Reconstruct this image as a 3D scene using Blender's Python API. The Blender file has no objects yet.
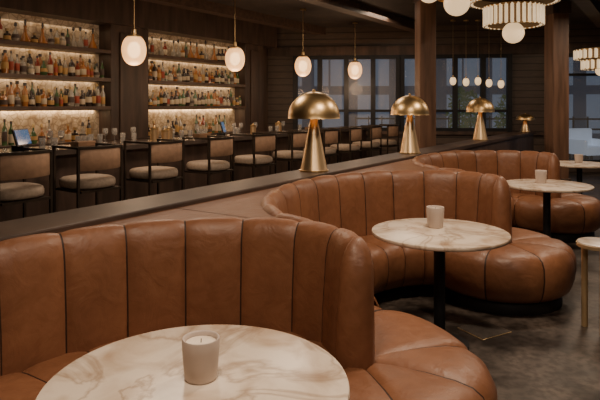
import bpy, bmesh, math, random, bisect
from mathutils import Vector, Matrix
random.seed(11)
SC=bpy.context.scene
COL=SC.collection
H=1.59
# ---------------------------------------------------------------- materials
MATS={}
def mat(name,base,rough=0.5,metal=0.0,emis=None,es=0.0,var=0.0,scale=8.0,bump=0.0,bscale=60.0,trans=0.0,alpha=1.0,coat=0.0,stretch=None,rvar=0.0,spec=0.5):
    if name in MATS: return MATS[name]
    m=bpy.data.materials.new(name); m.use_nodes=True
    nt=m.node_tree; b=nt.nodes['Principled BSDF']
    b.inputs['Base Color'].default_value=(*base,1)
    b.inputs['Roughness'].default_value=rough
    b.inputs['Metallic'].default_value=metal
    b.inputs['Transmission Weight'].default_value=trans
    b.inputs['Alpha'].default_value=alpha
    b.inputs['Coat Weight'].default_value=coat
    b.inputs['Specular IOR Level'].default_value=spec
    if emis: 
        b.inputs['Emission Color'].default_value=(*emis,1); b.inputs['Emission Strength'].default_value=es
    tc=nt.nodes.new('ShaderNodeTexCoord'); mp=nt.nodes.new('ShaderNodeMapping')
    nt.links.new(tc.outputs['Object'],mp.inputs['Vector'])
    if stretch: mp.inputs['Scale'].default_value=stretch
    if var>0:
        n=nt.nodes.new('ShaderNodeTexNoise'); n.inputs['Scale'].default_value=scale; n.inputs['Detail'].default_value=5
        r=nt.nodes.new('ShaderNodeValToRGB')
        r.color_ramp.elements[0].position=0.3; r.color_ramp.elements[1].position=0.7
        r.color_ramp.elements[0].color=(*[max(0,c*(1-var)) for c in base],1)
        r.color_ramp.elements[1].color=(*[min(1,c*(1+var)) for c in base],1)
        nt.links.new(mp.outputs['Vector'],n.inputs['Vector']); nt.links.new(n.outputs['Fac'],r.inputs['Fac'])
        nt.links.new(r.outputs['Color'],b.inputs['Base Color'])
        if rvar>0:
            mr=nt.nodes.new('ShaderNodeMapRange'); mr.inputs['To Min'].default_value=max(0.02,rough-rvar); mr.inputs['To Max'].default_value=rough+rvar
            nt.links.new(n.outputs['Fac'],mr.inputs['Value']); nt.links.new(mr.outputs['Result'],b.inputs['Roughness'])
    if bump>0:
        n2=nt.nodes.new('ShaderNodeTexNoise'); n2.inputs['Scale'].default_value=bscale; n2.inputs['Detail'].default_value=4
        bp=nt.nodes.new('ShaderNodeBump'); bp.inputs['Strength'].default_value=bump; bp.inputs['Distance'].default_value=0.01
        nt.links.new(mp.outputs['Vector'],n2.inputs['Vector']); nt.links.new(n2.outputs['Fac'],bp.inputs['Height'])
        nt.links.new(bp.outputs['Normal'],b.inputs['Normal'])
    MATS[name]=m
    return m
def leathermat(name,base,dark,rough=.42):
    m=bpy.data.materials.new(name); m.use_nodes=True; nt=m.node_tree; b=nt.nodes['Principled BSDF']
    tc=nt.nodes.new('ShaderNodeTexCoord')
    def noise(sc,det,dist=0):
        n=nt.nodes.new('ShaderNodeTexNoise'); n.inputs['Scale'].default_value=sc; n.inputs['Detail'].default_value=det; n.inputs['Distortion'].default_value=dist
        nt.links.new(tc.outputs['Object'],n.inputs['Vector']); return n
    a=noise(2.2,4,.3); r=nt.nodes.new('ShaderNodeValToRGB'); r.color_ramp.elements[0].position=.25; r.color_ramp.elements[1].position=.75
    r.color_ramp.elements[0].color=(*dark,1); r.color_ramp.elements[1].color=(*base,1)
    nt.links.new(a.outputs['Fac'],r.inputs['Fac'])
    g=noise(18,8,.6); r2=nt.nodes.new('ShaderNodeValToRGB'); r2.color_ramp.elements[0].position=.3; r2.color_ramp.elements[1].position=.65
    r2.color_ramp.elements[0].color=(.80,.77,.75,1); r2.color_ramp.elements[1].color=(1,1,1,1); nt.links.new(g.outputs['Fac'],r2.inputs['Fac'])
    mx=nt.nodes.new('ShaderNodeMix'); mx.data_type='RGBA'; mx.blend_type='MULTIPLY'; mx.inputs[0].default_value=.75
    nt.links.new(r.outputs['Color'],mx.inputs[6]); nt.links.new(r2.outputs['Color'],mx.inputs[7]); nt.links.new(mx.outputs[2],b.inputs['Base Color'])
    mr=nt.nodes.new('ShaderNodeMapRange'); mr.inputs['To Min'].default_value=rough-.08; mr.inputs['To Max'].default_value=rough+.10
    nt.links.new(g.outputs['Fac'],mr.inputs['Value']); nt.links.new(mr.outputs['Result'],b.inputs['Roughness'])
    w=noise(7,4,1.4); bp=nt.nodes.new('ShaderNodeBump'); bp.inputs['Strength'].default_value=.22; bp.inputs['Distance'].default_value=.03
    nt.links.new(w.outputs['Fac'],bp.inputs['Height'])
    f=noise(240,3); bp2=nt.nodes.new('ShaderNodeBump'); bp2.inputs['Strength'].default_value=.10; bp2.inputs['Distance'].default_value=.008
    nt.links.new(f.outputs['Fac'],bp2.inputs['Height']); nt.links.new(bp.outputs['Normal'],bp2.inputs['Normal']); nt.links.new(bp2.outputs['Normal'],b.inputs['Normal'])
    return m
def floormat(name):
    m=bpy.data.materials.new(name); m.use_nodes=True; nt=m.node_tree; b=nt.nodes['Principled BSDF']
    tc=nt.nodes.new('ShaderNodeTexCoord')
    def noise(sc,det,dist=0):
        n=nt.nodes.new('ShaderNodeTexNoise'); n.inputs['Scale'].default_value=sc; n.inputs['Detail'].default_value=det; n.inputs['Distortion'].default_value=dist
        nt.links.new(tc.outputs['Object'],n.inputs['Vector']); return n
    a=noise(3.0,14,0); r=nt.nodes.new('ShaderNodeValToRGB'); r.color_ramp.elements[0].position=.40; r.color_ramp.elements[1].position=.60
    r.color_ramp.elements[0].color=(.038,.030,.026,1); r.color_ramp.elements[1].color=(.118,.092,.076,1)
    nt.links.new(a.outputs['Fac'],r.inputs['Fac'])
    g=noise(20,12,0); r2=nt.nodes.new('ShaderNodeValToRGB'); r2.color_ramp.elements[0].position=.38; r2.color_ramp.elements[1].position=.58
    r2.color_ramp.elements[0].color=(.50,.48,.46,1); r2.color_ramp.elements[1].color=(1,1,1,1); nt.links.new(g.outputs['Fac'],r2.inputs['Fac'])
    mx=nt.nodes.new('ShaderNodeMix'); mx.data_type='RGBA'; mx.blend_type='MULTIPLY'; mx.inputs[0].default_value=1
    nt.links.new(r.outputs['Color'],mx.inputs[6]); nt.links.new(r2.outputs['Color'],mx.inputs[7]); nt.links.new(mx.outputs[2],b.inputs['Base Color'])
    mr=nt.nodes.new('ShaderNodeMapRange'); mr.inputs['From Min'].default_value=.35; mr.inputs['From Max'].default_value=.65; mr.inputs['To Min'].default_value=.32; mr.inputs['To Max'].default_value=.55
    nt.links.new(a.outputs['Fac'],mr.inputs['Value']); nt.links.new(mr.outputs['Result'],b.inputs['Roughness'])
    return m
def marble(name,base,vein,scale=2.2,rough=0.24,width=0.026,amt=.5):
    m=bpy.data.materials.new(name); m.use_nodes=True; nt=m.node_tree; b=nt.nodes['Principled BSDF']
    b.inputs['Roughness'].default_value=rough
    tc=nt.nodes.new('ShaderNodeTexCoord')
    n1=nt.nodes.new('ShaderNodeTexNoise'); n1.inputs['Scale'].default_value=scale; n1.inputs['Detail'].default_value=10; n1.inputs['Distortion'].default_value=.8
    nt.links.new(tc.outputs['Object'],n1.inputs['Vector'])
    sub=nt.nodes.new('ShaderNodeMath'); sub.operation='SUBTRACT'; sub.inputs[1].default_value=0.5
    ab=nt.nodes.new('ShaderNodeMath'); ab.operation='ABSOLUTE'
    nt.links.new(n1.outputs['Fac'],sub.inputs[0]); nt.links.new(sub.outputs[0],ab.inputs[0])
    r=nt.nodes.new('ShaderNodeValToRGB'); r.color_ramp.elements[0].position=0.0; r.color_ramp.elements[0].color=(*vein,1)
    r.color_ramp.elements[1].position=width; r.color_ramp.elements[1].color=(1,1,1,1)
    nt.links.new(ab.outputs[0],r.inputs['Fac'])
    n2=nt.nodes.new('ShaderNodeTexNoise'); n2.inputs['Scale'].default_value=scale*2.2; n2.inputs['Detail'].default_value=9; n2.inputs['Distortion'].default_value=.5
    nt.links.new(tc.outputs['Object'],n2.inputs['Vector'])
    r2=nt.nodes.new('ShaderNodeValToRGB'); r2.color_ramp.elements[0].position=0.32; r2.color_ramp.elements[1].position=0.56
    r2.color_ramp.elements[0].color=(base[0]*.64,base[1]*.54,base[2]*.46,1); r2.color_ramp.elements[1].color=(*base,1)
    nt.links.new(n2.outputs['Fac'],r2.inputs['Fac'])
    mx=nt.nodes.new('ShaderNodeMix'); mx.data_type='RGBA'; mx.blend_type='MULTIPLY'; mx.inputs[0].default_value=amt
    nt.links.new(r2.outputs['Color'],mx.inputs[6]); nt.links.new(r.outputs['Color'],mx.inputs[7])
    nt.links.new(mx.outputs[2],b.inputs['Base Color'])
    return m
def tilemat(name):
    m=bpy.data.materials.new(name); m.use_nodes=True; nt=m.node_tree; b=nt.nodes['Principled BSDF']
    tc=nt.nodes.new('ShaderNodeTexCoord')
    n=nt.nodes.new('ShaderNodeTexNoise'); n.inputs['Scale'].default_value=5; n.inputs['Detail'].default_value=5; n.inputs['Distortion'].default_value=1.2
    nt.links.new(tc.outputs['Object'],n.inputs['Vector'])
    r=nt.nodes.new('ShaderNodeValToRGB'); r.color_ramp.elements[0].position=0.3; r.color_ramp.elements[1].position=0.7
    r.color_ramp.elements[0].color=(.34,.23,.13,1); r.color_ramp.elements[1].color=(.74,.60,.42,1)
    nt.links.new(n.outputs['Fac'],r.inputs['Fac'])
    mp=nt.nodes.new('ShaderNodeMapping'); mp.inputs['Rotation'].default_value=(math.pi/2,0,0)
    nt.links.new(tc.outputs['Object'],mp.inputs['Vector'])
    br=nt.nodes.new('ShaderNodeTexVoronoi'); br.inputs['Scale'].default_value=11; br.feature='DISTANCE_TO_EDGE'
    nt.links.new(mp.outputs['Vector'],br.inputs['Vector'])
    r3=nt.nodes.new('ShaderNodeValToRGB'); r3.color_ramp.elements[0].color=(.40,.32,.24,1); r3.color_ramp.elements[1].position=.12; r3.color_ramp.elements[1].color=(1,1,1,1)
    nt.links.new(br.outputs['Distance'],r3.inputs['Fac'])
    mx=nt.nodes.new('ShaderNodeMix'); mx.data_type='RGBA'; mx.blend_type='MULTIPLY'; mx.inputs[0].default_value=.7
    nt.links.new(r.outputs['Color'],mx.inputs[6]); nt.links.new(r3.outputs['Color'],mx.inputs[7])
    nt.links.new(mx.outputs[2],b.inputs['Base Color'])
    nt.links.new(mx.outputs[2],b.inputs['Emission Color']); b.inputs['Emission Strength'].default_value=0.04
    b.inputs['Roughness'].default_value=0.3
    return m
def plank(name,base,step=0.15,axis='Z',dark=0.35,rough=0.45):
    m=bpy.data.materials.new(name); m.use_nodes=True; nt=m.node_tree; b=nt.nodes['Principled BSDF']
    b.inputs['Roughness'].default_value=rough
    tc=nt.nodes.new('ShaderNodeTexCoord'); sp=nt.nodes.new('ShaderNodeSeparateXYZ'); nt.links.new(tc.outputs['Object'],sp.inputs[0])
    d=nt.nodes.new('ShaderNodeMath'); d.operation='DIVIDE'; d.inputs[1].default_value=step; nt.links.new(sp.outputs[axis],d.inputs[0])
    f=nt.nodes.new('ShaderNodeMath'); f.operation='FRACT'; nt.links.new(d.outputs[0],f.inputs[0])
    r=nt.nodes.new('ShaderNodeValToRGB'); r.color_ramp.elements[0].position=0.0; r.color_ramp.elements[0].color=(dark*.4,dark*.4,dark*.4,1)
    r.color_ramp.elements[1].position=0.2; r.color_ramp.elements[1].color=(1,1,1,1)
    nt.links.new(f.outputs[0],r.inputs['Fac'])
    n=nt.nodes.new('ShaderNodeTexNoise'); n.inputs['Scale'].default_value=5; n.inputs['Detail'].default_value=6
    mp=nt.nodes.new('ShaderNodeMapping'); mp.inputs['Scale'].default_value=(1,1,6) if axis=='Z' else (6,1,1)
    nt.links.new(tc.outputs['Object'],mp.inputs['Vector']); nt.links.new(mp.outputs['Vector'],n.inputs['Vector'])
    r2=nt.nodes.new('ShaderNodeValToRGB'); r2.color_ramp.elements[0].color=(*[c*.6 for c in base],1); r2.color_ramp.elements[1].color=(*[c*1.4 for c in base],1)
    nt.links.new(n.outputs['Fac'],r2.inputs['Fac'])
    mx=nt.nodes.new('ShaderNodeMix'); mx.data_type='RGBA'; mx.blend_type='MULTIPLY'; mx.inputs[0].default_value=1
    nt.links.new(r2.outputs['Color'],mx.inputs[6]); nt.links.new(r.outputs['Color'],mx.inputs[7]); nt.links.new(mx.outputs[2],b.inputs['Base Color'])
    return m

LEATHER=leathermat('tan_leather',(.315,.138,.068),(.205,.086,.043))
SEAM=mat('leather_seam',(.035,.015,.009),.6,var=.1)
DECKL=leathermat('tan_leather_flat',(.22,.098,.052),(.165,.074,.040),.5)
TOE=mat('black_toe_kick',(.013,.011,.010),.6,var=.2)
MARB=marble('cream_marble',(.83,.71,.58),(.42,.31,.23),amt=.56)
BLACKM=mat('black_metal',(.025,.025,.028),.45,.5,var=.2)
BRONZE=mat('bronze_metal',(.060,.045,.035),.42,.6,var=.2)
PLATE=mat('floor_plate_steel',(.085,.070,.060),.5,.3,var=.3,scale=20)
BRASS=mat('brushed_brass',(.80,.58,.34),.38,1.0,var=.10,scale=12,stretch=(1,1,.3))
PALEB=mat('pale_brass',(.60,.44,.25),.42,.7,var=.06)
BRASSD=mat('aged_brass',(.72,.50,.25),.36,1.0,var=.10,scale=10)
WOOD=mat('dark_walnut',(.068,.041,.030),.5,var=.45,scale=5,stretch=(1.5,1.5,.25),bump=.08,bscale=30)
WOODH=mat('dark_walnut_top',(.055,.033,.024),.48,var=.4,scale=6,stretch=(.5,.5,3),bump=.05,spec=.35)
SHELFW=mat('walnut_shelf',(.085,.044,.026),.45,var=.35,scale=6)
PILLARW=mat('pillar_timber',(.15,.078,.047),.5,var=.4,scale=4,stretch=(3,3,.3),bump=.1)
STOOLF=mat('muted_upholstery',(.36,.28,.215),.75,var=.15,scale=30,bump=.15,bscale=300)
STOOLB=mat('brown_leather_back',(.36,.215,.135),.6,var=.2,scale=12)
CUP=mat('pinkish_beige_ceramic',(.58,.48,.42),.45,var=.03,scale=10)
WAX=mat('candle_wax',(.90,.77,.62),.5,var=.05)
SHELLG=mat('frosted_amber_glass',(.80,.55,.30),.35,alpha=.80,emis=(1.0,.58,.24),es=.95,var=.05,coat=.2)
CORE=mat('glowing_core',(1,.85,.6),.5,emis=(1.0,.70,.36),es=6.5,var=.01)
GLOBED=mat('opal_glass_soft',(.95,.80,.60),.3,emis=(1.0,.66,.34),es=.95,var=.03)
RODM=mat('fluted_glass_rod',(.9,.8,.65),.08,emis=(1.0,.72,.42),es=.70,var=.15,scale=3,coat=.5)
INNER=mat('dark_gap_liner',(.16,.10,.055),.5,.4,emis=(1.0,.55,.22),es=.04,var=.1)  # dark backing added behind the rods to darken the gaps
TILE=tilemat('backlit_tile')

# ---------------------------------------------------------------- helpers
def meshobj(name,verts,faces,mats,smooth=False,midx=None,doubles=False,sharp=None):
    me=bpy.data.meshes.new(name); me.from_pydata([tuple(v) for v in verts],[],faces)
    if not isinstance(mats,(list,tuple)): mats=[mats]
    for m in mats: me.materials.append(m)
    if midx:
        for p,i in zip(me.polygons,midx): p.material_index=i
    bm=bmesh.new(); bm.from_mesh(me)
    if doubles: bmesh.ops.remove_doubles(bm,verts=bm.verts,dist=1e-4)
    bmesh.ops.recalc_face_normals(bm,faces=bm.faces); bm.to_mesh(me); bm.free()
    if smooth:
        for p in me.polygons: p.use_smooth=True
        if sharp:
            try: me.set_sharp_from_angle(angle=math.radians(sharp))
            except Exception: pass
    me.update()
    o=bpy.data.objects.new(name,me); COL.objects.link(o); return o
class MB:
    def __init__(s): s.v=[];s.f=[];s.m=[]
    def add(s,v,f,mi=0):
        o=len(s.v); s.v+= [Vector(x) for x in v]; s.f+=[tuple(i+o for i in q) for q in f]; s.m+=[mi]*len(f); return s
    def box(s,c,d,mi=0,rot=0):
        x,y,z=[a/2 for a in d]; R=Matrix.Rotation(rot,3,'Z')
        v=[Vector(c)+R@Vector((a*x,b*y,e*z)) for e in(-1,1) for a,b in((-1,-1),(1,-1),(1,1),(-1,1))]
        return s.add(v,[(3,2,1,0),(4,5,6,7),(0,1,5,4),(1,2,6,5),(2,3,7,6),(3,0,4,7)],mi)
    def lathe(s,prof,n=32,c=(0,0,0),mi=0,mfn=None):
        v=[];f=[];mm=[]
        for r,z in prof:
            for k in range(n):
                a=2*math.pi*k/n; v.append((c[0]+r*math.cos(a),c[1]+r*math.sin(a),c[2]+z))
        for i in range(len(prof)-1):
            for k in range(n):
                f.append((i*n+k,i*n+(k+1)%n,(i+1)*n+(k+1)%n,(i+1)*n+k)); mm.append(mfn(i) if mfn else mi)
        o=len(s.v); s.v+=[Vector(x) for x in v]; s.f+=[tuple(i+o for i in q) for q in f]; s.m+=mm; return s
    def tube(s,pts,r,n=8,mi=0,closed=False):
        pts=[Vector(p) for p in pts]; v=[];f=[]; N=len(pts)
        up=Vector((0,0,1))
        for i,p in enumerate(pts):
            if closed: t=(pts[(i+1)%N]-pts[i-1]).normalized()
            else: t=(pts[min(i+1,N-1)]-pts[max(i-1,0)]).normalized()
            a=up if abs(t.dot(up))<.95 else Vector((1,0,0))
            x=t.cross(a).normalized(); y=t.cross(x).normalized()
            for k in range(n):
                an=2*math.pi*k/n+math.pi/n; v.append(p+x*r*math.cos(an)+y*r*math.sin(an))
        for i in range(N if closed else N-1):
            j=(i+1)%N
            for k in range(n): f.append((i*n+k,i*n+(k+1)%n,j*n+(k+1)%n,j*n+k))
        if not closed:
            f.append(tuple(range(n-1,-1,-1))); f.append(tuple((N-1)*n+k for k in range(n)))
        return s.add(v,f,mi)
    def obj(s,name,mats,smooth=False,sharp=None,doubles=False,bevel=0,seg=2):
        o=meshobj(name,s.v,s.f,mats,smooth,s.m,doubles,sharp)
        if bevel:
            b=o.modifiers.new('bevel','BEVEL'); b.width=bevel; b.segments=seg; b.limit_method='ANGLE'
        return o
def empty(name,loc=(0,0,0),rz=0):
    e=bpy.data.objects.new(name,None); e.empty_display_size=.1; e.location=loc; e.rotation_euler=(0,0,rz); COL.objects.link(e); return e
def tag(o,label,cat,group=None):
    o['label']=label; o['category']=cat
    if group: o['group']=group
    return o
def struct(o): o['kind']='structure'; return o
def par(c,p): c.parent=p; return c
def clone(root,name,loc,rz=None):
    r=root.copy(); COL.objects.link(r); r.location=loc
    if rz is not None: r.rotation_euler=(0,0,rz)
    def rec(src,dst):
        for ch in src.children:
            c=ch.copy(); COL.objects.link(c); c.parent=dst; rec(ch,c)
    rec(root,r)
    return r
D=Vector((.542,.840,0)).normalized(); N=Vector((D.y,-D.x,0))
def SP(s,p,z=0): return Vector((D.x*s+N.x*p,D.y*s+N.y*p,z))
ANG=math.atan2(D.y,D.x)
def sbox(mb,s0,s1,p0,p1,z0,z1,mi=0):
    c=SP((s0+s1)/2,(p0+p1)/2,(z0+z1)/2); return mb.box(c,(abs(s1-s0),abs(p1-p0),z1-z0),mi,ANG)

# ---------------------------------------------------------------- room
W0=Vector((-.7,14.2,0)); WE=Vector((.9934,-.1142,0)); WA=math.atan2(WE.y,WE.x)
WN=Vector((.1142,.9934,0))
def WP(t,o=0,z=0): return W0+WE*t+WN*o+Vector((0,0,z))
def wbox(mb,t0,t1,o0,o1,z0,z1,mi=0):
    return mb.box(WP((t0+t1)/2,(o0+o1)/2,(z0+z1)/2),(t1-t0,abs(o1-o0),z1-z0),mi,WA)
CZ=3.5
FLOOR=floormat('worn_dark_concrete')
struct(MB().box((2,6.2,-.05),(24,24,.1)).obj('floor',FLOOR))
CEIL=mat('dark_ceiling',(.055,.040,.034),.7,var=.3,scale=3)
struct(MB().box((2,5.6,CZ+.05),(24,20,.1)).obj('ceiling',CEIL))
DARKW=plank('dark_plank_wall',(.095,.066,.052),.16,'Z',.2)
mb=MB(); sbox(mb,-4,11.55,-8.55,-8.38,0,CZ)
struct(mb.obj('wall_left',WOOD))
mb=MB()
wt0,wt1=.55,5.75
wbox(mb,-.2,6.75,0,.18,0,.95); wbox(mb,6.75,12.5,0,.18,0,.22); wbox(mb,-.2,12.5,0,.18,2.80,CZ)
wbox(mb,-.2,wt0,0,.18,.95,2.80); wbox(mb,wt1,6.75,0,.18,.95,2.80)
wbox(mb,11,12.5,0,.18,.22,2.8)
struct(mb.obj('wall_back',DARKW))
mb=MB(); mb.box(SP(4,6.5,CZ/2),(18,.15,CZ),0,ANG); struct(mb.obj('wall_right',WOOD))
mb=MB(); mb.box(SP(-4,-1,CZ/2),(.15,15.2,CZ),0,ANG); struct(mb.obj('wall_front',mat('warm_plaster',(.34,.24,.17),.8,var=.2)))
GLASS=mat('dusk_window_glass',(.8,.8,.8),.02,alpha=.10,var=.01)
def window(idx,t0,t1,z0,z1,panes,rail):
    e=struct(empty('window_%d'%idx,WP((t0+t1)/2,0,z0),WA)); w=t1-t0; h=z1-z0
    mb=MB(); fr=.09
    mb.box((0,-.02,fr/2),(w,.1,fr)); mb.box((0,-.02,h-fr/2),(w,.1,fr))
    for k in range(panes+1):
        x=-w/2+ w*k/panes; x=max(-w/2+fr/2,min(w/2-fr/2,x)); mb.box((x,-.021,h/2),(.115,.12,h))
    for r in rail: mb.box((0,-.02,r-z0),(w,.07,.06))
    f=par(mb.obj('window_frame',BLACKM),e); f['kind']='structure'
    g=par(MB().box((0,.03,h/2),(w,.01,h)).obj('window_pane',GLASS),e); g['kind']='structure'
window(1,wt0,3.15,.95,2.8,4,[1.45]); window(2,3.15,wt1,.95,2.8,4,[1.45])
window(3,6.75,11.0,.22,2.8,3,[2.3])
GR=mat('terrace_paving',(.10,.10,.11),.7,var=.3)
mb=MB(); wbox(mb,-8,22,.2,14,-.06,-.01); struct(mb.obj('floor_terrace',GR))
FAC=mat('dusk_glow_facade',(.05,.06,.09),.8,emis=(.13,.18,.28),es=.10,var=.3,scale=.5)  # faint blue glow put into the wall as dusk light
LIT=mat('facade_window',(.12,.16,.22),.5,emis=(.34,.44,.60),es=.18,var=.3,scale=.9)
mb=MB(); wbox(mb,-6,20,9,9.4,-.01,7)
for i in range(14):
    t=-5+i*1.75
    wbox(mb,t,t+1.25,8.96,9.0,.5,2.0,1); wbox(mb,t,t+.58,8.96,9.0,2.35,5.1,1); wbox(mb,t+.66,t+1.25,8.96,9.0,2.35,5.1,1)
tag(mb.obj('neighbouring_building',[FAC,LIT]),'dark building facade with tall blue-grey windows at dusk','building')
mb=MB()
for z in (.25,.55,.85,1.15): wbox(mb,2,16,3.6,3.64,z,z+.05)
for k in range(36): wbox(mb,2+k*.4,2.03+k*.4,3.58,3.66,-.01,1.25)
tag(mb.obj('terrace_railing',BLACKM),'black metal railing around the terrace','railing')
WH=mat('dusk_lit_cushion',(.6,.66,.74),.8,emis=(.5,.6,.75),es=.30,var=.05)  # glow put into the cushions in place of outside light
e=tag(empty('outdoor_armchair',(7.65,15.1,-.01),.3),'pale blue-grey cushioned outdoor armchair on the terrace','armchair')
par(MB().box((0,0,.40),(.78,.7,.22)).obj('seat',WH,bevel=.04),e)
par(MB().box((0,.33,.72),(.78,.14,.5)).obj('backrest',WH,bevel=.05),e)
for x in(-.42,.42): par(MB().box((x,0,.50),(.1,.72,.38)).obj('armrest',WH,bevel=.03),e)
for x in(-.36,.36):
    for y in(-.28,.28): par(MB().box((x,y,.15),(.05,.05,.30)).obj('leg',BLACKM),e)
LEAF=mat('dusk_lit_leaves',(.07,.12,.05),.6,emis=(.1,.2,.1),es=.10,var=.5,scale=20)  # slight green glow in the leaves stands in for outside light
POT=mat('dark_planter',(.06,.05,.05),.6,var=.2)
def shrub(loc,h):
    e=tag(empty('potted_shrub',loc),'leafy green potted shrub outside the window','plant')
    par(MB().lathe([(0,0),(.2,0),(.26,.45),(.22,.45),(.2,.4),(0,.4)],20).obj('planter',POT,True,40),e)
    mb=MB(); mb.tube([(0,0,.38),(.02,0,h-.3)],.02)
    mb2=MB()
    for i in range(260):
        a=random.uniform(0,6.28); zz=random.uniform(.6,h); r=.32*math.sin(math.pi*(zz-.5)/(h-.4))**.6*random.uniform(.3,1) if zz<h-.05 else .05
        c=Vector((r*math.cos(a),r*math.sin(a),zz)); u=Vector((random.uniform(-1,1),random.uniform(-1,1),random.uniform(-.3,1))).normalized()*.09; w=u.cross(Vector((random.random(),random.random(),.3))).normalized()*.03
        mb2.add([c-u,c+w,c+u,c-w],[(0,1,2,3)])
    par(mb.obj('stem',WOOD),e); par(mb2.obj('foliage',LEAF),e)
shrub((4.15,14.9,-.01),2.05); shrub((5.35,14.8,-.01),1.85); shrub((4.9,16.4,-.01),2.0)

def pillar(x,y,w,lab):
    e=tag(empty('timber_pillar',(x,y,0),.12),lab,'pillar')
    par(MB().box((0,0,CZ/2),(w,w,CZ)).obj('shaft',PILLARW,bevel=.012),e)
    par(MB().box((0,0,.12),(w+.06,w+.06,.24)).obj('plinth',WOOD,bevel=.01),e)
    par(MB().box((0,0,CZ-.12),(w+.06,w+.06,.22)).obj('capital',WOOD,bevel=.01),e)
pillar(2.04,9.28,.27,'square reddish-brown timber pillar behind the ledge')
pillar(4.77,10.6,.31,'square brown timber pillar near the terrace window')
BEAM=mat('ceiling_beam_timber',(.085,.050,.035),.6,var=.35,scale=4,stretch=(.3,3,3))
i=1
for p0 in (-7.2,-5.0,-1.2,1.5):
    mb=MB(); sbox(mb,0,14.3,p0-.12,p0+.12,CZ-.18,CZ); struct(mb.obj('trim_%d'%i,BEAM)); i+=1
mb=MB(); wbox(mb,-.1,12.4,-.06,0,2.8,3.02); struct(mb.obj('trim_%d'%i,WOOD)); i+=1
mb=MB(); wbox(mb,-.1,6.75,-.08,0,.88,.96); struct(mb.obj('trim_%d'%i,WOOD)); i+=1
e=tag(empty('floor_plate',(1.30,4.02,0),.5),'square metal-edged floor plate set in the concrete','floor plate')
par(MB().box((0,0,.003),(.28,.24,.006)).obj('edge_frame',PALEB,bevel=.001),e)
par(MB().box((0,0,.005),(.268,.228,.006)).obj('cover',PLATE),e)

# ---------------------------------------------------------------- back bar
PW=-8.36
bays=[(3.2,6.45),(7.3,10.15)]
e=tag(empty('back_bar_cabinet',SP(6.8,PW,0),ANG),'dark walnut back bar with framed bays and glowing tiled panel','bar cabinet')
def lb(s0,s1,q0,q1,z0,z1,mb=None):
    mb=mb or MB(); mb.box(((s0+s1)/2-6.8,(q0+q1)/2,(z0+z1)/2),(s1-s0,q1-q0,z1-z0)); return mb
for a,b_ in bays:
    par(lb(a,b_,-.03,0.0,1.0,2.98).obj('backlit_panel',TILE),e)
for a,b_ in [(6.45,7.3),(10.15,10.85)]:
    par(lb(a,b_,-.34,0,0,3.05).obj('pilaster',WOOD,bevel=.015),e)
    par(lb(a+.18,b_-.18,-.37,-.34,.3,2.85).obj('pilaster_panel',WOOD,bevel=.01),e)
par(lb(3.0,11.3,-.40,0,2.98,CZ).obj('soffit',WOOD),e)
par(lb(3.0,10.85,-.42,0,0,.96).obj('base_cabinet',WOOD),e)
par(lb(3.0,10.85,-.45,0,.96,1.0).obj('counter_top',WOODH),e)
SZ=[1.57,2.05,2.53]
for a,b_ in bays:
    for z in SZ: par(lb(a,b_,-.34,-.031,z-.06,z).obj('shelf',SHELFW),e)
GA=mat('amber_spirit',(.42,.17,.05),.08,var=.2,coat=.5)
GC=mat('clear_glass',(.72,.66,.56),.06,trans=.55,var=.05,coat=.5)
GG=mat('green_glass',(.07,.13,.05),.08,var=.2,coat=.5)
GB=mat('dark_glass',(.045,.03,.025),.08,var=.2,coat=.5)
GR_=mat('ruby_liqueur',(.28,.05,.03),.08,var=.2,coat=.5)
LB=mat('cream_label',(.62,.52,.38),.7,var=.15); LD=mat('dark_label',(.09,.06,.05),.6,var=.15); CAPM=mat('bottle_cap',(.06,.05,.05),.4,var=.2)
LG=mat('ochre_label',(.50,.30,.10),.6,var=.15); LR=mat('red_label',(.38,.07,.04),.6,var=.15)
CAPG=mat('gold_cap',(.5,.36,.18),.4,.8,var=.2)
def bottle(prof,glass,label,li,ci,nm,cap=CAPM):
    def mf(i): return 1 if i in li else (2 if i>=ci else 0)
    return MB().lathe(prof,14,mfn=mf).obj(nm,[glass,label,cap],True,35)
P1=[(0,0),(.036,0),(.038,.03),(.0385,.031),(.0385,.14),(.038,.141),(.037,.18),(.015,.23),(.014,.27),(.017,.271),(.017,.305),(0,.305)]
P2=[(0,0),(.045,0),(.047,.03),(.0475,.031),(.0475,.11),(.047,.111),(.045,.15),(.018,.175),(.015,.22),(.022,.221),(.022,.25),(0,.25)]
P3=[(0,0),(.04,0),(.055,.04),(.056,.05),(.050,.10),(.045,.101),(.03,.14),(.014,.17),(.013,.21),(.024,.215),(.018,.26),(0,.27)]
P4=[(0,0),(.034,0),(.035,.05),(.0355,.051),(.0355,.17),(.035,.171),(.03,.20),(.013,.24),(.012,.28),(.014,.281),(.014,.32),(0,.32)]
P6=[(0,0),(.05,0),(.052,.02),(.052,.021),(.052,.08),(.05,.081),(.048,.11),(.02,.125),(.018,.15),(.028,.151),(.028,.19),(0,.19)]
P8=[(0,0),(.044,0),(.05,.06),(.051,.061),(.046,.15),(.044,.151),(.040,.21),(.016,.24),(.014,.27),(.026,.271),(.026,.31),(0,.31)]
P9=[(0,0),(.03,0),(.031,.04),(.031,.041),(.031,.12),(.031,.121),(.03,.15),(.013,.18),(.012,.20),(.016,.201),(.016,.23),(0,.23)]
P5=[(0,0),(.075,0),(.08,.02),(.06,.07),(.025,.15),(.018,.22),(.024,.25),(.02,.252),(.012,.27),(.02,.30),(.012,.34),(0,.345)]
P7=[(0,0),(.05,0),(.055,.02),(.05,.09),(.02,.13),(.016,.24),(.022,.26),(.018,.262),(.010,.28),(.024,.31),(.014,.345),(0,.35)]
protos=[]
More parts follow.
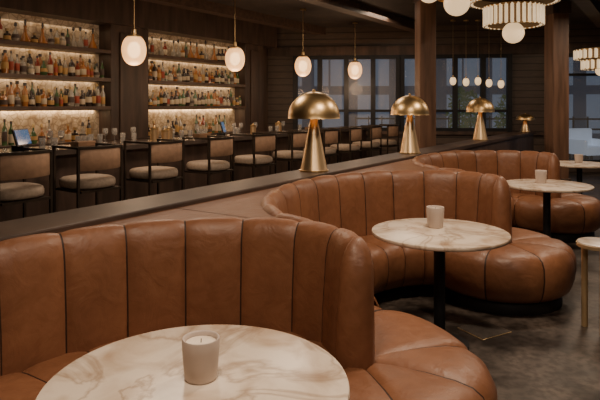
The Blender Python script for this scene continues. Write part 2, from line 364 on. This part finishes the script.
for pr,gl,la,cp in [(P1,GA,LB,CAPM),(P1,GG,LB,CAPM),(P2,GA,LB,CAPG),(P2,GC,LD,CAPM),(P3,GA,LD,CAPG),(P4,GC,LR,CAPM),(P4,GB,LG,CAPG),(P4,GG,LD,CAPM),(P2,GB,LB,CAPM),(P1,GC,LG,CAPG),(P6,GA,LD,CAPG),(P6,GC,LB,CAPM),(P1,GR_,LB,CAPM),(P3,GC,LD,CAPM),(P8,GA,LG,CAPM),(P8,GB,LB,CAPG),(P9,GA,LR,CAPG),(P9,GG,LB,CAPG),(P8,GC,LD,CAPG),(P3,GG,LG,CAPG),(P6,GB,LG,CAPG)]:
    protos.append((bottle(pr,gl,la,(3,),8,'liquor_bottle',cp),gl,max(r for r,_ in pr)))
descr={GA.name:'amber spirit bottle with label on bar shelf',GG.name:'green glass bottle standing on bar shelf',GC.name:'clear glass bottle with label on bar shelf',GB.name:'dark glass bottle with label on bar shelf',GR_.name:'ruby red liqueur bottle with cream label on bar shelf'}
names=['bottom shelf','middle shelf','top shelf']
for p,_g,_r in protos: COL.objects.unlink(p)
decs=[(bottle(P5,GC,LB,(),8,'glass_decanter'),.08),(bottle(P7,GC,LB,(),8,'glass_decanter'),.055),(bottle(P5,GA,LB,(),7,'glass_decanter'),.08)]
for d_,_r in decs: COL.objects.unlink(d_)
for bi,(a,b_) in enumerate(bays):
    for zi,z in enumerate(SZ):
      for row in ((0,1) if zi<2 else (0,)):
        s=(4.35 if bi==0 else a)+(.04 if row==0 else .09)
        while True:
            isd=zi==2 and random.random()<.42
            if isd:
                di=random.choice([0,1,1,2]); src,rad=decs[di]; k=random.uniform(.9,1.1); kz=k*random.uniform(.95,1.12)
            else:
                src,g,rad=random.choice(protos); k=random.uniform(.95,1.14); kz=min(1.24,k*random.uniform(.85,1.15)*(1.12 if row else 1))
            rad*=k; s+=rad
            if s+rad>b_-.02: break
            o=src.copy()
            if isd: tag(o,'amber filled glass decanter on the top shelf' if di==2 else 'clear glass decanter with stopper on the top shelf','decanter','decanters on the bar shelves')
            else: tag(o,descr[g.name],'bottle','bottles on the %s'%names[zi])
            q=(.265 if row==0 else .105) if zi<2 else .20
            COL.objects.link(o); o.location=SP(s,PW+q,z); o.scale=(k,k,kz); o.rotation_euler=(0,0,random.uniform(0,6))
            s+=rad+(random.uniform(.004,.022) if row==0 else random.uniform(.01,.09))
            if zi==2 and random.random()<.12: s+=.12
s=4.6
for k in range(26):
    src,g,rad=random.choice(protos); kk=random.uniform(1.0,1.15); s+=rad*kk
    if 6.38<s<7.36: s=7.38
    if s>10.0: break
    o=src.copy(); COL.objects.link(o); o.location=SP(s,PW+.25,1.0); o.scale=(kk,kk,kk*1.1); tag(o,descr[g.name].replace('bar shelf','back counter'),'bottle','bottles on the back counter')
    s+=rad*kk+random.choice([.01,.02,.03,.25])

# ---------------------------------------------------------------- bar counter
e=tag(empty('bar_counter',SP(7.5,-6.3,0),ANG),'long dark wooden bar counter with polished stone top','bar counter')
par(MB().box((0,0,.5),(9.6,.5,1.0)).obj('body',WOOD),e)
par(MB().box((0,0,1.035),(9.7,.72,.07)).obj('counter_top',mat('polished_bar_top',(.08,.062,.053),.16,var=.3,scale=5),bevel=.008),e)
par(MB().tube([(-4.7,-.38,.2),(4.7,-.38,.2)],.025,10).obj('foot_rail',BRASSD,True),e)
def onbar(s,q=0,z=1.07): return SP(s,-6.3+q,z)
GLS=mat('drinking_glass',(.8,.78,.75),.05,trans=.8,var=.02)
gl=MB().lathe([(0,0),(.032,0),(.038,.13),(.035,.13),(.03,.01),(0,.01)],16).obj('drinking_glass',GLS,True,40)
wg=MB().lathe([(0,0),(.034,0),(.034,.004),(.005,.01),(.004,.09),(.03,.11),(.04,.15),(.033,.20),(.031,.20),(.037,.15),(.028,.115),(0,.10)],16).obj('wine_glass',GLS,True,40)
COL.objects.unlink(gl); COL.objects.unlink(wg)
for s,q in [(4.0,.1),(4.12,.16),(4.9,-.2),(5.0,-.14),(5.35,-.1),(5.46,0),(6.4,-.2),(6.5,-.1),(6.58,.0),(7.55,.1),(7.7,.05),(8.6,.1),(8.72,.16),(9.6,.1)]:
    o=gl.copy(); COL.objects.link(o); o.location=onbar(s,q); tag(o,'clear tumbler glass standing on the bar','glass','glasses on the bar')
for s,q in [(4.3,-.2),(4.4,-.12),(5.15,-.22),(5.24,-.14),(5.62,-.2),(6.28,-.24),(7.0,-.25),(7.9,-.2),(8.0,-.12),(8.4,-.1),(9.3,-.1)]:
    o=wg.copy(); COL.objects.link(o); o.location=onbar(s,q); tag(o,'clear stemmed wine glass standing on the bar','glass','wine glasses on the bar')
def canister(s,q,r,h):
    e=tag(empty('brass_canister',onbar(s,q)),'brushed brass canister standing on the bar top','canister','canisters on the bar')
    par(MB().lathe([(0,0),(r,0),(r,h),(0,h)],24).obj('body',BRASS,True,40),e)
    par(MB().lathe([(r*1.05,h-.01),(r*1.05,h+.015),(r*.3,h+.03),(r*.2,h+.05),(0,h+.055)],24).obj('lid',BRASSD,True,40),e)
canister(5.84,0,.06,.17); canister(6.0,.05,.05,.13); canister(6.15,-.02,.055,.15); canister(8.2,0,.05,.14); canister(9.0,0,.06,.16)
CAD=mat('caddy_wood',(.20,.11,.06),.5,var=.3)
for s,q in ((4.6,.05),(6.85,0),(10.2,0)):
    e=tag(empty('bar_caddy',onbar(s,q),ANG),'small dark wooden garnish caddy on the bar top','caddy','caddies on the bar')
    par(MB().box((0,0,.03),(.26,.16,.06)).obj('tray',CAD,bevel=.006),e)
    for k in range(3): par(MB().lathe([(0,.06),(.03,.06),(.034,.13),(.03,.13),(.028,.07),(0,.07)],16,c=(-.08+.08*k,0,0)).obj('jar',GLS,True,40),e)
SCR=mat('tablet_screen',(.02,.03,.05),.1,emis=(.25,.45,.8),es=.25,var=.3,scale=20)
for s,w in [(3.75,.3),(7.25,.22)]:
    e=tag(empty('order_tablet',onbar(s,.1),ANG+.5),'black order tablet with bluish screen on the bar','tablet')
    o=par(MB().box((0,0,.0),(w,.02,.2)).obj('housing',BLACKM),e); o.location=(0,0,.15); o.rotation_euler=(-.3,0,0)
    o=par(MB().box((0,0,0),(w-.03,.005,.17)).obj('screen',SCR),e); o.location=(0,-.014,.154); o.rotation_euler=(-.3,0,0)
    par(MB().box((0,.02,.03),(.12,.14,.06)).obj('stand',BLACKM),e)

# ---------------------------------------------------------------- bar stools
def make_stool():
    e=empty('bar_stool')
    W=.27
    prof=[(0,0),(.86,0),(.97,.015),(1,.035),(1,.075),(.965,.10),(.88,.115),(.5,.122),(0,.124)]
    v=[];f=[];n=36
    for r,z in prof:
        for k in range(n):
            a=2*math.pi*k/n; c,s_=math.cos(a),math.sin(a); q=(abs(c)**3+abs(s_)**3)**(-1/3)
            v.append((.02+.28*r*c*q,.262*r*s_*q,.675+z))
    for i in range(len(prof)-1):
        for k in range(n): f.append((i*n+k,i*n+(k+1)%n,(i+1)*n+(k+1)%n,(i+1)*n+k))
    par(meshobj('seat',v,f,STOOLF,True,sharp=50),e)
    par(MB().box((0,0,.66),(.50,.50,.025)).obj('seat_frame',BRONZE),e)
    v=[];f=[]; pts=[]
    n=18
    for i in range(n+1):
        t=-1+2*i/n; a=t*.70
        pts.append((.05-.33*math.cos(a),.25*math.sin(a)/math.sin(.70)))
    for i,(x,y) in enumerate(pts):
        p0=Vector(pts[max(0,i-1)]); p1=Vector(pts[min(n,i+1)]); t_=(p1-p0).normalized(); nn=Vector((t_.y,-t_.x))
        for dx in(-.022,.022):
            for z in (.885,.895,1.105,1.115):
                ins=.006 if z in(.885,1.115) else 0
                q=dx+(ins if dx<0 else -ins); v.append((x+nn.x*q,y+nn.y*q,z))
    for i in range(n):
        a=i*8;b=a+8
        for k in range(3):
            f+=[(a+k,a+k+1,b+k+1,b+k),(a+4+k,b+4+k,b+5+k,a+5+k)]
        f+=[(a+3,a+7,b+7,b+3),(a,b,b+4,a+4)]
    for q in (0,n*8): f+=[(q,q+1,q+5,q+4),(q+1,q+2,q+6,q+5),(q+2,q+3,q+7,q+6)]
    par(meshobj('backrest',v,f,STOOLB,True,sharp=50),e)
    for x,z in ((-.22,1.13),(.24,1.13)):
        for y in(-W,W): par(MB().tube([(x,y,0),(x,y,z)],.018,4).obj('leg',BRONZE),e)
    for y in(-W,W): par(MB().tube([(-.22,y,1.13),(.255,y,1.13)],.018,4).obj('armrest',BRONZE),e)
    rail=[(-.22,-W,1.13)]+[(px-.012,py,1.13) for px,py in pts[3:-3]]+[(-.22,W,1.13)]
    par(MB().tube(rail,.020,4).obj('top_rail',BRONZE),e)
    mb=MB(); 
    for y in(-W,W): mb.tube([(-.22,y,.28),(.24,y,.28)],.012,4)
    for x in(-.22,.24): mb.tube([(x,-W,.28),(x,W,.28)],.012,4)
    par(mb.obj('foot_rest',BRONZE),e)
    tag(e,'bar stool with muted seat, brown back, open dark metal frame','bar stool','bar stools along the counter')
    return e
st=make_stool(); fr=math.atan2(-N.y,-N.x)
ss=[3.2,4.08,5.06,6.08,7.12,8.16,9.16,10.15,11.1,12.0]
st.location=SP(ss[0],-5.45); st.rotation_euler=(0,0,fr)
for s in ss[1:]:
    clone(st,'bar_stool',SP(s,-5.45),fr+random.uniform(-.06,.06))

# ---------------------------------------------------------------- ledge
LZ=1.0; PF=-2.485; PB=-2.84
e=tag(empty('booth_ledge',SP(6.3,(PF+PB)/2,0),ANG),'long dark wooden partition ledge behind the booths','partition')
w=PF-PB
par(MB().box((0,0,LZ-.03),(14.6,w,.06)).obj('ledge_top',WOODH,bevel=.01),e)
par(MB().box((0,.0,(LZ-.06)/2),(14.4,w-.06,LZ-.06)).obj('partition_body',WOOD),e)

# ---------------------------------------------------------------- booths
def catmull(pts,per=30):
    P=[Vector((*p,0)) for p in pts]; P=[P[0]*2-P[1]]+P+[P[-1]*2-P[-2]]; out=[]
    for i in range(1,len(P)-2):
        for k in range(per):
            t=k/per; a,b,c,d=P[i-1:i+3]
            out.append(.5*((2*b)+(c-a)*t+(2*a-5*b+4*c-d)*t*t+(3*b-a-3*c+d)*t**3))
    out.append(P[-2]); return out
class Path:
    def __init__(s,pts):
        s.p=catmull(pts); s.l=[0]
        for a,b in zip(s.p,s.p[1:]): s.l.append(s.l[-1]+(b-a).length)
        s.L=s.l[-1]
    def at(s,d):
        d=max(0,min(s.L,d))
        i=max(1,min(len(s.l)-1,bisect.bisect_left(s.l,d))); t=(d-s.l[i-1])/(s.l[i]-s.l[i-1]); return s.p[i-1].lerp(s.p[i],t)
    def tan(s,d): return (s.at(min(s.L,d+.03))-s.at(max(0,d-.03))).normalized()
LOC=[(-.93,-1.05),(-1.12,-.78),(-1.21,-.38),(-1.17,.05),(-1.04,.43),(-.80,.80),(-.45,1.08),(-.07,1.21),(.26,1.20),(.50,1.10),(.63,.94),(.675,.79)]
def shape(p): return 1-abs(2*p-1)**3.8
PH=[0,.014,.04,.08,.14,.24,.38,.5,.62,.76,.86,.92,.96,.986]
def columns(path,s0,nch,capn,outlen,full_outer,lobe=1.0):
    cols=[]; Lm=path.L-s0
    if full_outer: ws=[1.0]*(nch-2)+[.8,.7]
    else: ws=[1.0]*nch
    tot=sum(ws); ws=[x*Lm/tot for x in ws]; st_=[s0]
    for x in ws: st_.append(st_[-1]+x)
    def nrm(T): return Vector((-T.y,T.x,0))
    for i in range(nch):
        for p in PH:
            d=st_[i]+p*ws[i]; T=path.tan(d)
            sc=1.0
            if not full_outer:
                q=max(0,1-d/1.9); sc=1+.16*q*q*(3-2*q)*1.3
                q=max(0,(d-(path.L-.5))/.5); sc*=1+(lobe-1)*q*q*(3-2*q)
            cols.append((path.at(d),-nrm(T),shape(p),0.0,sc,p))
    T=path.tan(path.L); E=path.at(path.L); n0=-nrm(T)
    nc=1 if full_outer else capn
    ph=[j/28 for j in range(28)] if full_outer else PH
    for i in range(nc):
        for p in ph:
            a=math.pi*(i+p)/nc
            sh=shape(p) if not full_outer else 1-abs(1-min(1,p*6))**2*1.0
            cols.append((E,n0*math.cos(a)+T*math.sin(a),sh,min(.998,max(.001,a/math.pi)),(1.0 if full_outer else lobe),p))
    if full_outer:
        seq=[]
        for i in range(nch):
            for p in PH: seq.append((st_[i]+p*ws[i],shape(p)))
        seq.append((path.L,1)); seq.reverse()
        for d,sh in seq:
            T=path.tan(d); cols.append((path.at(d),nrm(T),sh,1.0,1.0,.5))
    else:
        nn=2
        for i in range(nn):
            for p in PH+([1.0] if i==nn-1 else []):
                t=(i+p)/nn; d=path.L-outlen*t; T=path.tan(d); sc=lobe*math.sqrt(max(0,1-(t*.985)**3.5)); cols.append((path.at(d),nrm(T),shape(p),1.0,max(.16,sc),p))
    return cols
def build_cols(name,cols,prof,material,bul,mode):
    v=[];f=[];mi=[]; K=len(prof)
    for P,Dr,sh,fb,sc,p in cols:
        cw=math.sin(math.pi*fb) if mode=='back' and 0<fb<1 else 0
        for (ri,ro,z,wr,wz) in prof:
            r=ri*(1-fb)+ro*fb
            if mode=='back': wrr=wr*(1 if fb<.999 else 0)
            else: wrr=wr
            rr=r*sc*(1+.5*cw)+wrr*bul*(sh-1)
            zz=z+wz*bul*(sh-1)
            if mode=='back' and z>.7: zz-=cw*.10*min(1,(r/.09))**1.4*max(0,(z-.7)/.3)**.7
            v.append(P+Dr*max(0,rr)+Vector((0,0,zz)))
    for i in range(len(cols)-1):
        pa,pb=cols[i][5],cols[i+1][5]
        seam=(pa>.97 and pb==0) or (pa==0 and pb<.03)
        for k in range(K-1):
            f.append((i*K+k,(i+1)*K+k,(i+1)*K+k+1,i*K+k+1)); mi.append(1 if seam and len(material)>1 and k>0 else 0)
    return meshobj(name,v,f,material,True,midx=mi,doubles=True)
BACKP=[
 (.06,.050,.0,0,0),(.085,.050,.36,0,0),(.110,.050,.42,1,0),(.112,.052,.50,1.2,0),(.108,.052,.62,1.2,0),(.098,.052,.75,1.2,0),(.088,.054,.86,1.1,0),(.078,.054,.91,1,0),(.064,.050,.948,.9,.3),(.044,.038,.976,.5,.6),(.022,.020,.993,.2,.7),(0,0,1.0,0,.7)]
SD=.56
SEATP=[(0,0,.445,0,0),(.08,.08,.45,0,.6),(.16,.16,.467,0,.9),(.30,.30,.477,0,1),(.42,.42,.473,.2,1),(.49,.49,.458,.5,.9),(.535,.535,.425,.9,.6),(SD,SD,.37,1.1,.2),(.565,.565,.28,1.1,0),(.555,.555,.20,1.1,0),(.53,.53,.14,.8,0),(.49,.49,.105,0,0),(.0,.0,.105,0,0)]
BASEP=[(.46,.46,.0,0,0),(.46,.46,.12,0,0),(0,0,.12,0,0)]
def booth(C,label,nch=13,lobe=1.0,nextC=None):
    e=tag(empty('curved_booth',(C[0],C[1],0)),label,'booth','curved leather booths')
    path=Path(LOC)
    cols=columns(path,0,nch,1,0,True)
    par(build_cols('backrest',cols,BACKP,[LEATHER,SEAM],.021,'back'),e)
    cols=columns(path,.33,nch-2,4,.62,False,lobe)
    par(build_cols('seat',cols,SEATP,[LEATHER,SEAM],.022,'seat'),e)
    par(build_cols('toe_kick',cols,BASEP,[TOE],0,'seat'),e)
    v=[];f=[]; cl=Vector((C[0],C[1],0)); n=0; d=0; rows=[]
    while d<path.L:
        P=path.at(d)
        if P.x>.40 and P.y>0: break
        T=path.tan(d); rows.append(P+Vector((-T.y,T.x,0))*.03); d+=.06
    if nextC:
        T=path.tan(0); rows.append(path.at(0)+Vector((-T.y,T.x,0))*.03+Vector((nextC[0]-C[0],nextC[1]-C[1],0)))
    for P in rows:
        A=cl+P; q=SP(A.dot(D),PF-.01)-cl; q=Vector((q.x,q.y,0))
        if A.dot(N)<PF-.01: q=P
        v+=[(P.x,P.y,.970),(q.x,q.y,.970),(P.x,P.y,.93),(q.x,q.y,.93)]; n+=1
    for i in range(n-1):
        a=i*4;b=a+4; f+=[(a,a+1,b+1,b),(a+2,b+2,b+3,a+3)]
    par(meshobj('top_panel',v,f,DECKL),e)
    return e
C1,C2,C3=(-.42,1.79),(1.00,3.98),(2.45,6.26)
booth(C1,'tan leather channel-tufted booth with marble table and candle',lobe=1.08,nextC=C2)
booth(C2,'tan leather channel-tufted curved booth with rounded seat lobe',lobe=1.03,nextC=C3)
booth(C3,'tan leather channel-tufted curved booth by timber pillar')

# ---------------------------------------------------------------- tables
def table(x,y,r,label,rz=0):
    e=tag(empty('round_table',(x,y,0),rz),label,'table','round booth tables')
    par(MB().lathe([(0,.722),(r-.012,.722),(r-.002,.727),(r,.735),(r,.742),(r-.003,.748),(r-.012,.75),(0,.75)],96).obj('table_top',MARB,True,50),e)
    par(MB().lathe([(.0,.03),(.038,.03),(.038,.70),(.11,.705),(.11,.721),(0,.721)],32).obj('pedestal',BLACKM,True,40),e)
    par(MB().lathe([(0,0),(.19,0),(.19,.012),(.05,.03),(0,.03)],48).obj('base',BLACKM,True,40),e)
    return e
table(-.31,1.73,.46,'round cream marble table with brown veins and black pedestal',2.2)
table(.93,3.80,.45,'round cream marble table on black pedestal inside booth',.4)
table(2.62,6.05,.45,'round pale marble table on black pedestal',1.3)
table(4.02,8.2,.43,'round pale marble table on black pedestal')
def cup(x,y,z,r,h,rz=0):
    e=tag(empty('candle_cup',(x,y,z)),'pinkish-beige ceramic candle cup with pale wax on marble table','candle','candle cups on tables')
    par(MB().lathe([(0,0),(r*.80,0),(r*.86,.005),(r*.93,h*.4),(r*.98,h*.7),(r,h-.004),(r-.002,h),(r-.005,h),(r-.008,h-.003),(r-.010,h-.02),(r*.78,.02),(0,.02)],64).obj('cup',CUP,True,60),e)
    par(MB().lathe([(r*.80,.021),(r*.86,h*.5),(r-.0115,h-.014),(r*.5,h-.016),(0,h-.016)],32).obj('wax',WAX,True,50),e)
    par(MB().tube([(0,0,h-.018),(.001,0,h-.004)],.0015,6).obj('wick',BLACKM),e)
cup(-.305,1.755,.75,.058,.125); cup(.93,3.92,.75,.061,.14); cup(2.60,6.15,.75,.061,.135); cup(4.06,8.3,.75,.057,.12)
e=tag(empty('side_table',(2.12,4.02,0)),'small round pale-topped side table with slim brass legs','side table')
par(MB().lathe([(0,.60),(.150,.60),(.150,.622),(.146,.625),(0,.625)],40).obj('table_top',marble('white_marble',(.74,.66,.57),(.6,.5,.42),amt=.3),True,50),e)
par(MB().lathe([(.150,.592),(.156,.592),(.156,.614),(.150,.614)],40).obj('brass_rim',PALEB,True,50),e)
for k in range(3):
    a=math.radians(250+120*k); par(MB().tube([(.11*math.cos(a),.11*math.sin(a),0),(.11*math.cos(a),.11*math.sin(a),.60)],.022,10).obj('leg',PALEB,True,40),e)

# ---------------------------------------------------------------- mushroom lamps
def lamp(s,p,sc,label):
    e=tag(empty('mushroom_lamp',SP(s,p,LZ)),label,'table lamp','mushroom lamps on the ledge')
    base=MB().lathe([(0,0),(.124,0),(.126,.004),(.118,.02),(.034,.46),(.028,.50),(0,.50)],40).obj('base',BRASS,True,40)
    R=.232; pr=[]
    for i in range(15):
        a=math.pi/2*i/14; pr.append((R*math.cos(a)*(1+.02*math.sin(2*a)),.475+.235*math.sin(a)))
    pr2=[(max(0,r-.006),z-.006) for r,z in reversed(pr)]
    shade=MB().lathe([(R-.006,.47),(R+.002,.47)]+pr+[(0,.71)]+pr2,48).obj('lamp_shade',BRASSD,True,60)
    fin=MB().lathe([(0,.705),(.014,.71),(.016,.722),(.008,.732),(0,.734)],16).obj('finial',BRASS,True,40)
    bulb=MB().lathe([(0,.50),(.03,.50),(.04,.55),(.03,.59),(0,.60)],20).obj('bulb',mat('lamp_bulb',(1,.8,.6),.4,emis=(1,.55,.25),es=4.0,var=.01),True)
    ring=MB().lathe([(.125,0),(.132,0),(.132,.012),(.122,.012)],40).obj('foot_ring',BRASSD,True,40)
    for o in(base,shade,fin,bulb,ring): par(o,e)
    e.scale=sc if isinstance(sc,tuple) else (sc,sc,sc)
lamp(4.36,-2.665,1,'large brass mushroom lamp with domed shade on the ledge')
lamp(6.62,-2.665,1,'brass mushroom lamp with domed shade and conical base on ledge')
lamp(9.75,-2.665,1,'brass mushroom lamp beside the timber pillar')
lamp(13.2,-2.63,(.86,.86,.56),'small low brass mushroom lamp at the end of the ledge')

# ---------------------------------------------------------------- pendants
def pendant(loc,w,h,label,gm,cat='pendants over the bar',cr=.006,core=False):
    e=tag(empty('pendant_lamp',loc),label,'pendant lamp',cat); x,y,z=loc
    pr=[]
    for i in range(17):
        a=-math.pi/2+math.pi*i/16; pr.append((max(.0,w/2*math.cos(a)**.85 if math.cos(a)>1e-6 else 0),h/2*math.sin(a)))
    par(MB().lathe(pr,32).obj('glass_globe',gm,True),e)
    if core: par(MB().lathe([(a*.52,b*.52) for a,b in pr],24).obj('bulb',CORE,True),e)
    par(MB().lathe([(w*.30,h*.40),(w*.26,h*.47),(w*.10,h*.52),(w*.09,h*.66),(.012,h*.70),(0,h*.70)],24).obj('cap',BRASSD,True,40),e)
    par(MB().tube([(0,0,h*.69),(0,0,CZ-z)],cr,6).obj('cord',BRASSD),e)
    par(MB().lathe([(0,CZ-z-.025),(.06,CZ-z-.025),(.06,CZ-z)],20).obj('ceiling_canopy',BRASSD,True,40),e)
for x,y,sz in ((134,50,1),(235,59,1),(303,66,1),(355,70,1)):
    u=(x-300)/570; Y=7.25/(.645-u); pendant((u*Y,Y,1.59+(105-y)*Y/570),.33,.42,'frosted amber glass oval pendant with brass cap over bar',SHELLG,core=True)
    L=bpy.data.lights.new('pendant_light','POINT'); L.energy=22; L.color=(1,.66,.40); L.shadow_soft_size=.17
    lo=bpy.data.objects.new('pendant_light',L); lo.location=(u*Y,Y,1.59+(105-y)*Y/570-.40); COL.objects.link(lo)
for x,y in ((453,81),(466,82),(478,81),(489,83),(501,84)):  # pendants reflected in the window, built as small hanging globes
    u=(x-300)/570; Y=12.9-.25*u; pendant((u*Y,Y,1.59+(105-y)*Y/570),.14,.19,'small glowing globe standing in for a pendant reflected in the window',GLOBED,'pendant reflections in the window',.002)
def globe_lamp(loc,r):
    e=tag(empty('globe_lamp',loc),'opal glass globe ceiling lamp with brass bowl','ceiling lamp','globe ceiling lamps')
    pr=[(r*math.cos(a),r*math.sin(a)) for a in [-math.pi/2+math.pi*i/16 for i in range(17)]]
    par(MB().lathe([(max(0,a),b) for a,b in pr],32).obj('glass_globe',GLOBED,True),e)
    par(MB().lathe([(r*1.45,r*.30),(r*1.5,r*.35),(r*1.2,r*.8),(r*.3,r*1.1),(0,r*1.1)],32).obj('brass_bowl',BRASSD,True,40),e)
    par(MB().tube([(0,0,r*1.05),(0,0,CZ-loc[2])],.012,8).obj('rod',BRASSD),e)
globe_lamp((2.2,8.0,3.02),.18); globe_lamp((1.95,8.6,3.30),.17)
def chandelier(loc,tiers,gr,gz,gap=.088):
    e=tag(empty('glass_chandelier',loc),'fluted glass drum chandelier with brass bands and globe','chandelier','glass rod chandeliers')
    for r,z0,z1 in tiers:
        for zz,th in ((z1,.026),(z0+.01,.014)):
            ring=[((r+.01)*math.cos(2*math.pi*i/48),(r+.01)*math.sin(2*math.pi*i/48),zz) for i in range(48)]
            par(MB().tube(ring,th,8,closed=True).obj('ring',BRASSD,True),e)
        par(MB().lathe([(r-.045,z0+.01),(r-.045,z1)],40).obj('gap_backing',INNER,True),e)  # added cylinder, only makes the gaps between rods read dark
        n=min(95,int(2*math.pi*r/gap))
        rr=.31*2*math.pi*r/n
        rod=MB().lathe([(0,z0),(rr*.7,z0),(rr,z0+.012),(rr,z1),(0,z1)],8).obj('glass_rod',RODM,True,40)
        for k in range(n):
            o=rod if k==0 else rod.copy()
            if k: COL.objects.link(o)
            a=2*math.pi*k/n; o.location=((r+.01)*math.cos(a),(r+.01)*math.sin(a),0); o.parent=e
        mb=MB()
        for k in range(4):
            a=math.pi*k/2; mb.tube([(0,0,z1),(r*math.cos(a),r*math.sin(a),z1)],.01,6)
        par(mb.obj('spokes',BRASSD),e)
    top=CZ-loc[2]; par(MB().tube([(0,0,gz),(0,0,top)],.018,8).obj('stem',BRASSD),e)
    gp=[(max(0,gr*math.cos(a)),gz+gr*math.sin(a)) for a in [-math.pi/2+math.pi*i/16 for i in range(17)]]
    par(MB().lathe(gp,32).obj('glass_globe',GLOBED,True),e)
chandelier((3.63,9.7,2.9),[(.70,.42,.56),(.46,.03,.36)],.18,-.08)
chandelier((6.45,12.2,2.35),[(.50,.22,.42),(.36,.0,.20)],.12,-.02,.11)

# ---------------------------------------------------------------- lights
def area(name,loc,size,energy,col,rot=(0,0,0),sy=None):
    L=bpy.data.lights.new(name,'AREA'); L.energy=energy; L.color=col; L.size=size
    if sy: L.shape='RECTANGLE'; L.size_y=sy
    o=bpy.data.objects.new(name,L); o.location=loc; o.rotation_euler=rot; COL.objects.link(o); return o
WARM=(1,.78,.57)
area('overhead_fill_light',(-.3,1.2,3.4),.4,54,WARM)  # added overhead fill lights, no fixtures modelled for them
area('overhead_fill_light',(1.2,3.4,3.4),.4,55,WARM)
area('overhead_fill_light',(2.8,5.7,3.4),.4,48,WARM)
area('overhead_fill_light',(4.6,8.4,3.2),.8,26,WARM)
area('overhead_fill_light',(1.6,.2,3.2),.8,16,(1,.82,.66),(.35,.35,0))  # tilted fill added over the near booth
area('overhead_fill_light',SP(4.5,-4.6,3.4),1.0,58,WARM)  # fill added along the bar side to lift the shadows
area('overhead_fill_light',SP(7.5,-4.6,3.4),1.0,42,WARM)
area('overhead_fill_light',SP(10.5,-4.6,3.4),1.0,30,WARM)
area('overhead_fill_light',SP(11.5,0,3.2),1.3,40,WARM)
for (a,b_) in bays:
    for z,en in zip([1.57,2.05,2.53,2.95],[8.0,2.8,2.2,1.2]):
        area('shelf_light',SP((a+b_)/2,PW+.06,z-.07),b_-a-.2,en,(1,.74,.47),(0,0,ANG),.05)
        if z<2.9: area('shelf_light',SP((a+b_)/2,PW+.36,z+.40),b_-a-.2,1.5,(1,.76,.52),(0.0,0,ANG),.04)
w=bpy.data.worlds.new('dusk'); SC.world=w; w.use_nodes=True
w.node_tree.nodes['Background'].inputs[0].default_value=(.15,.20,.31,1); w.node_tree.nodes['Background'].inputs[1].default_value=.28
cd=bpy.data.cameras.new('camera'); cam=bpy.data.objects.new('camera',cd); COL.objects.link(cam)
cam.location=(0,0,H); cam.rotation_euler=(math.pi/2,0,0); cd.sensor_width=36; cd.lens=570/600*36; cd.shift_y=-95/600; cd.clip_start=.05; cd.clip_end=100
SC.camera=cam
SC.view_settings.view_transform='AgX'
SC.view_settings.exposure=0.08
